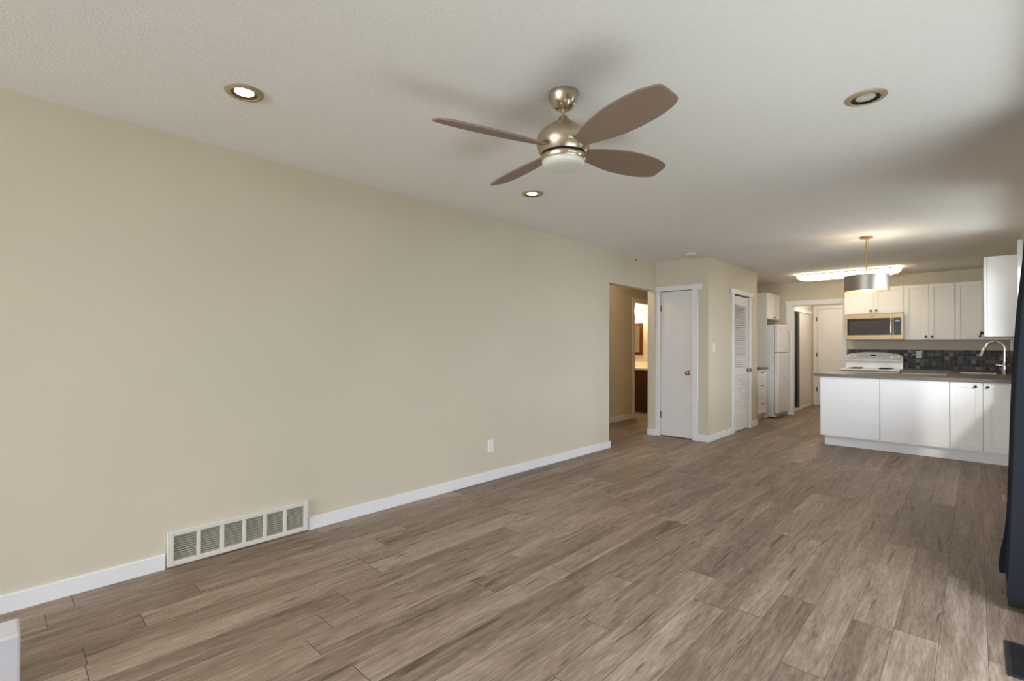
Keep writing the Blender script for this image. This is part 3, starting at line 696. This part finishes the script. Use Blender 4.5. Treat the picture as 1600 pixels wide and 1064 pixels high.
for kx in (-1.572, -1.492, -0.985, -0.905):
    bm = nb(); lathe(bm, [(0, 0), (0.030, 0), (0.030, 0.006), (0.023, 0.009), (0.021, 0.024), (0.017, 0.028), (0, 0.028)], 24, Matrix.Rotation(R(90), 4, 'X'))
    box(bm, -0.004, 0.004, -0.033, -0.02, -0.02, 0.02)
    link('burner_knob', bm, APPL, rg, smooth=True, xf=TR((kx, 10.032, 1.102)) @ SL)
for kx in (-1.42, -1.38, -1.34, -1.30, -1.16, -1.12, -1.08): link('touch_button', boxes((kx-0.012, kx+0.012, 10.020, 10.028, 1.096, 1.106)), ALU, rg)

# microwave
MX0, MX1, MY, MZ0, MZ1 = -1.588, -0.826, 9.85, 1.384, 1.805
mw = thing('microwave', 'stainless over-the-range microwave with black window above the stove', 'microwave', ((MX0+MX1)/2, MY, MZ0))
link('body', boxes((MX0+0.004, MX1-0.004, MY+0.03, YB-0.002, MZ0+0.012, MZ1)), BLACKM, mw)
SPX = -0.962
bm = nb()   # door frame round the window
for b in ((MX0, MX0+0.022, MZ0+0.012, MZ1), (SPX-0.035, SPX, MZ0+0.012, MZ1), (MX0+0.022, SPX-0.035, MZ1-0.070, MZ1), (MX0+0.022, SPX-0.035, MZ0+0.012, MZ0+0.076)):
    box(bm, b[0], b[1], MY, MY+0.03, b[2], b[3])
dr = link('door', bm, STEEL, mw)
link('window', boxes((MX0+0.022, SPX-0.035, MY+0.004, MY+0.02, MZ0+0.076, MZ1-0.070)), BLACKG, dr)
link('mesh_screen', boxes((MX0+0.055, SPX-0.085, MY+0.003, MY+0.0045, MZ0+0.105, MZ1-0.115)), DARKW, dr)
bm = nb(); hx = SPX-0.018; tube(bm, [(hx, MY, MZ1-0.085), (hx, MY-0.032, MZ1-0.080), (hx, MY-0.038, (MZ0+MZ1)/2), (hx, MY-0.032, MZ0+0.082), (hx, MY, MZ0+0.086)], 0.016, 12); link('handle', bm, CHROME, dr, smooth=True)
bm = nb()
for b in ((SPX+0.003, SPX+0.012, MZ0+0.012, MZ1), (MX1-0.030, MX1, MZ0+0.012, MZ1), (SPX+0.012, MX1-0.030, MZ1-0.070, MZ1), (SPX+0.012, MX1-0.030, MZ0+0.012, MZ0+0.076)):
    box(bm, b[0], b[1], MY, MY+0.03, b[2], b[3])
link('control_frame', bm, STEEL, mw)
cp = link('control_panel', boxes((SPX+0.012, MX1-0.030, MY+0.004, MY+0.02, MZ0+0.076, MZ1-0.070)), BLACKG, mw)
o = link('clock_display', boxes((SPX+0.030, MX1-0.048, MY+0.003, MY+0.005, MZ1-0.132, MZ1-0.108)), mat('display', (120, 150, 190), 0.3, emit=(110, 150, 200), estr=0.25), cp); o['label'] = 'small blue display'
bm = nb()
for i in range(6):
    for k in range(3): box(bm, SPX+0.026+k*0.026, SPX+0.040+k*0.026, MY+0.0034, MY+0.005, MZ0+0.09+i*0.022, MZ0+0.097+i*0.022)
link('keypad', bm, mat('keypad print', (74, 80, 92), 0.4), cp)
link('vent_base', boxes((MX0+0.002, MX1-0.002, MY+0.004, YB-0.003, MZ0, MZ0+0.0115)), BLACKM, mw)
bm = nb()
for i, wd in enumerate((0.010, 0.006, 0.008, 0.006, 0.009, 0.005, 0.009)): box(bm, -1.255+i*0.012, -1.255+i*0.012+wd, MY-0.0008, MY+0.001, MZ1-0.040, MZ1-0.030)
link('badge', bm, BRONZE, mw)

# wall cabinets
UY = 9.90
def wall_cab(label, x0, x1, z0, z1, doors, filler=None):
    t = thing('wall_cabinet', label, 'cabinet', ((x0+x1)/2, UY, z0))
    bm = boxes((x0+0.0008, x1-0.0008, UY+0.021, YB-0.001, z0, z1))
    if filler: box(bm, filler[0], filler[1], UY+0.021, YB-0.001, z0, z1)
    link('body', bm, CABW, t)
    if filler: link('filler_strip', boxes((filler[0], filler[1], UY+0.002, UY+0.020, z0, z1)), CABW, t)
    for a, b, kx in doors:
        d = shaker('door', b-a-0.003, z1-z0-0.002, t, TR((a+0.0015, UY, z0+0.001)), rail=0.055)
        cab_knob(d, TR((kx, UY, z0+0.045)))
wall_cab('low white wall cabinet with two doors directly above the microwave', -1.613, -0.826, 1.812, 2.240, [(-1.613, -1.214, -1.250), (-1.214, -0.826, -1.178)])
wall_cab('tall white wall cabinet with two doors right of the microwave', -0.823, -0.226, 1.387, 2.240, [(-0.823, -0.524, -0.560), (-0.524, -0.226, -0.488)])
wall_cab('single-door white wall cabinet in the back right kitchen corner', -0.223, 0.352, 1.387, 2.240, [(-0.223, 0.075, 0.043)])
# cabinet on the right wall, doors face -x : local x -> -y, local -y -> -x
t = thing('wall_cabinet', 'white wall cabinet on the right wall, plain end panel facing the room', 'cabinet', (0.21, 7.2, 1.378))
link('body', boxes((0.088, 0.354, 7.2, 8.0, 1.378, 2.221)), CABW, t, bevel=0.001)
for a in (8.0, 7.6):
    X = TR((0.066, a-0.0015, 1.379), R(-90)); d = shaker('door', 0.397, 0.841, t, X)
    cab_knob(d, TR((0.066, 7.245 if a < 7.9 else 7.96, 1.425), R(-90)))
bm = nb(); tube(bm, [(0.296, 7.93, 1.378), (0.293, 7.93, 1.24)], 0.010, 10); box(bm, 0.27, 0.31, 7.91, 7.95, 1.372, 1.378)
tag(link('paper_towel_bracket', bm, PLASTIC), 'short white bracket arm hanging below the right wall cabinet', 'bracket')

# fridge side of the kitchen
t = thing('drawer_unit', 'white base unit with three drawers between the pantry wall and the fridge', 'drawer unit', (-3.0, 9.19, 0))
link('body', boxes((XL+0.002, -2.722, 8.93, 9.44, 0.105, 0.868)), CABW, t)
link('plinth', boxes((XL+0.002, -2.77, 8.93, 9.44, 0, 0.104)), CABW, t)
for z0_, z1_ in ((0.742, 0.866), (0.430, 0.738), (0.112, 0.426)):
    X = TR((-2.70, 8.933, z0_), R(90))
    d = shaker('drawer', 0.504, z1_-z0_, t, X, rail=0.045)
    zc = (z0_+z1_)/2+0.01
    bm = nb(); tube(bm, [(0.215, 0, zc-z0_), (0.215, -0.022, zc-z0_+0.002), (0.29, -0.022, zc-z0_+0.002), (0.29, 0, zc-z0_)], 0.006, 8)
    o = link('handle', bm, BLACKM, d, xf=X); o['label'] = 'short black bar handle'
tag(link('countertop', boxes((XL+0.002, -2.672, 8.925, 9.446, 0.869, 0.905)), BROWNC, bevel=0.002), 'small brown laminate worktop on the drawer unit beside the fridge', 'countertop')
t = thing('wall_cabinet', 'small white two-door cabinet above the fridge, with a floor-length side panel', 'cabinet', (-3.0, 9.85, 1.768))
link('body', boxes((XL+0.002, -2.712, 9.468, YB-0.03, 1.768, 2.228)), CABW, t)
link('side_panel', boxes((XL+0.002, -2.70, 9.448, 9.466, 0, 2.232)), CABW, t)
for i in range(2):
    ya = 9.468+i*0.374
    X = TR((-2.69, ya+0.001, 1.769), R(90)); d = shaker('door', 0.372, 0.457, t, X, rail=0.05)
    ky = ya+0.33 if i == 0 else ya+0.045
    bm = nb(); tube(bm, [(-0.02, 0, 0), (-0.02, -0.02, 0.002), (0.02, -0.02, 0.002), (0.02, 0, 0)], 0.006, 8)
    o = link('handle', bm, BLACKM, d, xf=TR((-2.69, ky, 1.80), R(90))); o['label'] = 'short black handle'
fr = thing('fridge', 'white top-freezer fridge beside the back doorway', 'fridge', (-2.9, 9.82, 0))
FA, FB = 9.50, 10.16
link('body', boxes((-3.24, -2.598, FA, FB, 0.02, 1.655)), APPL, fr, bevel=0.006)
link('freezer_door', boxes((-2.592, -2.522, FA, FB, 1.163, 1.66)), APPL, fr, bevel=0.012)
link('fridge_door', boxes((-2.592, -2.522, FA, FB, 0.085, 1.153)), APPL, fr, bevel=0.012)
link('door_gasket', boxes((-2.600, -2.590, FA+0.012, FB-0.012, 0.09, 1.645)), GREYD, fr)
o = link('kick_grille', boxes((-2.60, -2.565, FA+0.02, FB-0.02, 0.012, 0.075)), APPLG, fr, bevel=0.004)
for pts in ([(-2.524, FB-0.05, 1.60), (-2.478, FB-0.05, 1.56), (-2.468, FB-0.05, 1.40), (-2.468, FB-0.05, 1.19)], [(-2.468, FB-0.05, 1.13), (-2.468, FB-0.05, 0.90), (-2.478, FB-0.05, 0.76), (-2.524, FB-0.05, 0.70)]):
    bm = nb(); tube(bm, pts, 0.013, 12); link('handle', bm, APPL, fr, smooth=True)
bm = nb(); lathe(bm, [(0, 0), (0.017, 0), (0.016, 0.003), (0, 0.004)], 24, Matrix.Rotation(R(90), 4, 'X')); o = link('badge', bm, ALU, fr, xf=TR((-2.522, FA+0.11, 1.565), R(90))); o['label'] = 'small round grey emblem'
for y in (FA+0.05, FB-0.05):
    bm = nb(); tube(bm, [(-2.66, y, 0), (-2.66, y, 0.022)], 0.02, 12); link('foot', bm, DARKGAP, fr)

# fluorescent kitchen light
FLX0, FLX1, FLY, FLW = -2.165, -0.79, 9.20, 0.37
fl = thing('fluorescent_light', 'long lit cloud-shaped fluorescent light on the kitchen ceiling', 'ceiling light', ((FLX0+FLX1)/2, FLY, ZC))
def stadium(half_l, half_w, n=18):
    pts = []
    for s, a0_ in ((1, -PI/2), (-1, PI/2)):
        for i in range(n+1):
            a = a0_+PI*i/n; pts.append((s*(half_l-half_w)+half_w*math.cos(a), half_w*math.sin(a)))
    return pts
def loft(bm, secs):
    rings = [[bm.verts.new((x, y, z)) for x, y in stadium(l, w_)] for l, w_, z in secs]; n = len(rings[0])
    for a, b in zip(rings, rings[1:]):
        for k in range(n): bm.faces.new((a[k], a[(k+1) % n], b[(k+1) % n], b[k]))
    bm.faces.new(rings[0]); bm.faces.new(rings[-1])
hl, hw = (FLX1-FLX0)/2, FLW/2
link('side_rail', boxes((FLX0+0.10, FLX1-0.10, FLY-hw-0.010, FLY-hw+0.004, 2.424, 2.440)), BRASS, fl)
X = TR(((FLX0+FLX1)/2, FLY, 0))
bm = nb(); loft(bm, [(hl-0.03, hw-0.03, 2.4595), (hl-0.03, hw-0.03, 2.446)]); link('base_plate', bm, PLASTIC, fl, xf=X)
bm = nb(); loft(bm, [(hl-0.012, hw-0.012, 2.446), (hl, hw, 2.430), (hl-0.006, hw-0.002, 2.402), (hl-0.035, hw-0.02, 2.374), (hl-0.10, hw-0.06, 2.356)]); o = link('diffuser', bm, FLUO, fl, smooth=True, xf=X)
area('fluorescent_tube', ((FLX0+FLX1)/2, FLY, 2.352), (0, 0, -1), 1.2, 0.22, 4, (1.0, 0.80, 0.55))

# pendant lamp
px, py = -0.858, 6.49
pl = thing('pendant_lamp', 'brushed metal drum pendant lamp hanging on a gold rod before the kitchen', 'pendant lamp', (px, py, ZC))
X = TR((px, py, 0))
bm = nb(); lathe(bm, [(0, 2.46), (0.060, 2.46), (0.060, 2.446), (0.056, 2.441), (0, 2.441)], 36); link('canopy', bm, GOLD, pl, smooth=True, xf=X)
bm = nb(); tube(bm, [(0, 0, 2.445), (0, 0, 2.02)], 0.006, 12); link('rod', bm, GOLD, pl, smooth=True, xf=X)
bm = nb(); tube(bm, [(0.018, 0.0, 2.443), (0.021, 0, 2.40), (0.024, 0, 2.35), (0.018, 0, 2.31), (0.006, 0, 2.27), (0.009, 0, 2.2), (0.008, 0, 2.05)], 0.003, 8); link('cord', bm, GOLD, pl, smooth=True, xf=X)
bm = nb(); lathe(bm, [(0.198, 2.035), (0.201, 2.035), (0.201, 1.868), (0.198, 1.868), (0.198, 2.035)], 72); sh = link('shade', bm, DRUM, pl, smooth=True, xf=X)
bm = nb(); lathe(bm, [(0.1975, 2.034), (0.1975, 1.868)], 72); o = link('shade_lining', bm, GOLD, sh, smooth=True, xf=X); o['label'] = 'gold lining'
bm = nb()
for i in range(3):
    a = 2*PI*i/3+0.4; tube(bm, [(0, 0, 2.03), (0.198*math.cos(a), 0.198*math.sin(a), 2.03)], 0.004, 8)
tube(bm, [(0, 0, 2.06), (0, 0, 2.0)], 0.02, 14); link('spider', bm, GOLD, pl, xf=X)
bm = nb(); lathe(bm, [(0, 2.02), (0.015, 2.015), (0.03, 1.99), (0.033, 1.97), (0.024, 1.945), (0, 1.935)], 28); o = link('bulb', bm, mat('lit bulb', (255, 240, 210), 0.4, emit=(255, 225, 170), estr=3), pl, smooth=True, xf=X)
bm = nb(); lathe(bm, [(0, 1.880), (0.195, 1.880), (0.195, 1.875), (0, 1.875)], 60); o = link('diffuser', bm, mat('amber lit diffuser', (214, 176, 124), 0.5, emit=(232, 186, 124), estr=0.45), pl, smooth=True, xf=X); o['label'] = 'warm lit diffuser disc'
lamp('pendant_bulb', 'POINT', (px, py, 1.83), 5.5, (1.0, 0.80, 0.55), 0.03)
lamp('pendant_uplight', 'POINT', (px+0.06, py, 2.07), 5, (1.0, 0.84, 0.64), 0.03)

# ------------------------------------------------------------------ bathroom seen through the hallway
t = thing('vanity', 'dark cherry bathroom vanity with white top beyond the hallway', 'vanity', (-5.1, 8.58, 0))
link('body', boxes((-5.7, -4.48, 8.60, 9.095, 0.0, 0.80)), WOOD, t)
for a, b, k in ((-5.69, -5.29, -5.33), (-5.28, -4.88, -4.92), (-4.87, -4.485, -4.83)):
    d = link('door', boxes((a, b, 8.578, 8.599, 0.09, 0.78)), WOOD, t, bevel=0.004); cab_knob(d, TR((k, 8.578, 0.52)))
link('sink_top', boxes((-5.72, -4.475, 8.555, 9.097, 0.801, 0.842), (-5.72, -4.475, 9.075, 9.097, 0.842, 0.95)), SINKW, t, bevel=0.006)
t = thing('bathroom_mirror', 'red-brown wood framed mirror on the lit bathroom wall', 'mirror', (-5.2, 9.09, 1.09))
mx0, mx1, mz0, mz1 = -5.50, -4.935, 1.088, 1.737; f_ = 0.055
link('frame', boxes((mx0, mx0+f_, 9.075, 9.098, mz0, mz1), (mx1-f_, mx1, 9.075, 9.098, mz0, mz1), (mx0+f_, mx1-f_, 9.075, 9.098, mz0, mz0+f_), (mx0+f_, mx1-f_, 9.075, 9.098, mz1-f_, mz1)), WOODF, t, bevel=0.003)
link('glass', boxes((mx0+f_, mx1-f_, 9.086, 9.094, mz0+f_, mz1-f_)), MIRROR, t)
t = thing('vanity_light', 'glowing vanity wall light above the bathroom mirror', 'wall light', (-5.15, 9.09, 1.98))
link('back_plate', boxes((-5.36, -4.97, 9.08, 9.098, 1.945, 2.005)), NICKEL, t, bevel=0.004)
BATHB = mat('lit glass globe', (255, 246, 228), 0.4, emit=(255, 236, 196), estr=14)
for gx in (-5.30, -5.165, -5.03):
    bm = nb(); lathe(bm, [(0, -0.05), (0.03, -0.042), (0.046, -0.015), (0.046, 0.012), (0.03, 0.038), (0, 0.045)], 24)
    link('globe', bm, BATHB, t, smooth=True, xf=TR((gx, 9.02, 1.975)))
lamp('vanity_bulbs', 'POINT', (-5.15, 8.86, 1.95), 26, (1.0, 0.76, 0.46), 0.08)
lamp('hall_fill', 'POINT', (-3.9, 6.2, 2.3), 9, (1.0, 0.8, 0.58), 0.08)  # added point lamp brightening the hall, no fitting there
lamp('entry_ceiling_bulb', 'POINT', (-2.0, 11.3, 2.25), 14, (1.0, 0.88, 0.74), 0.1)
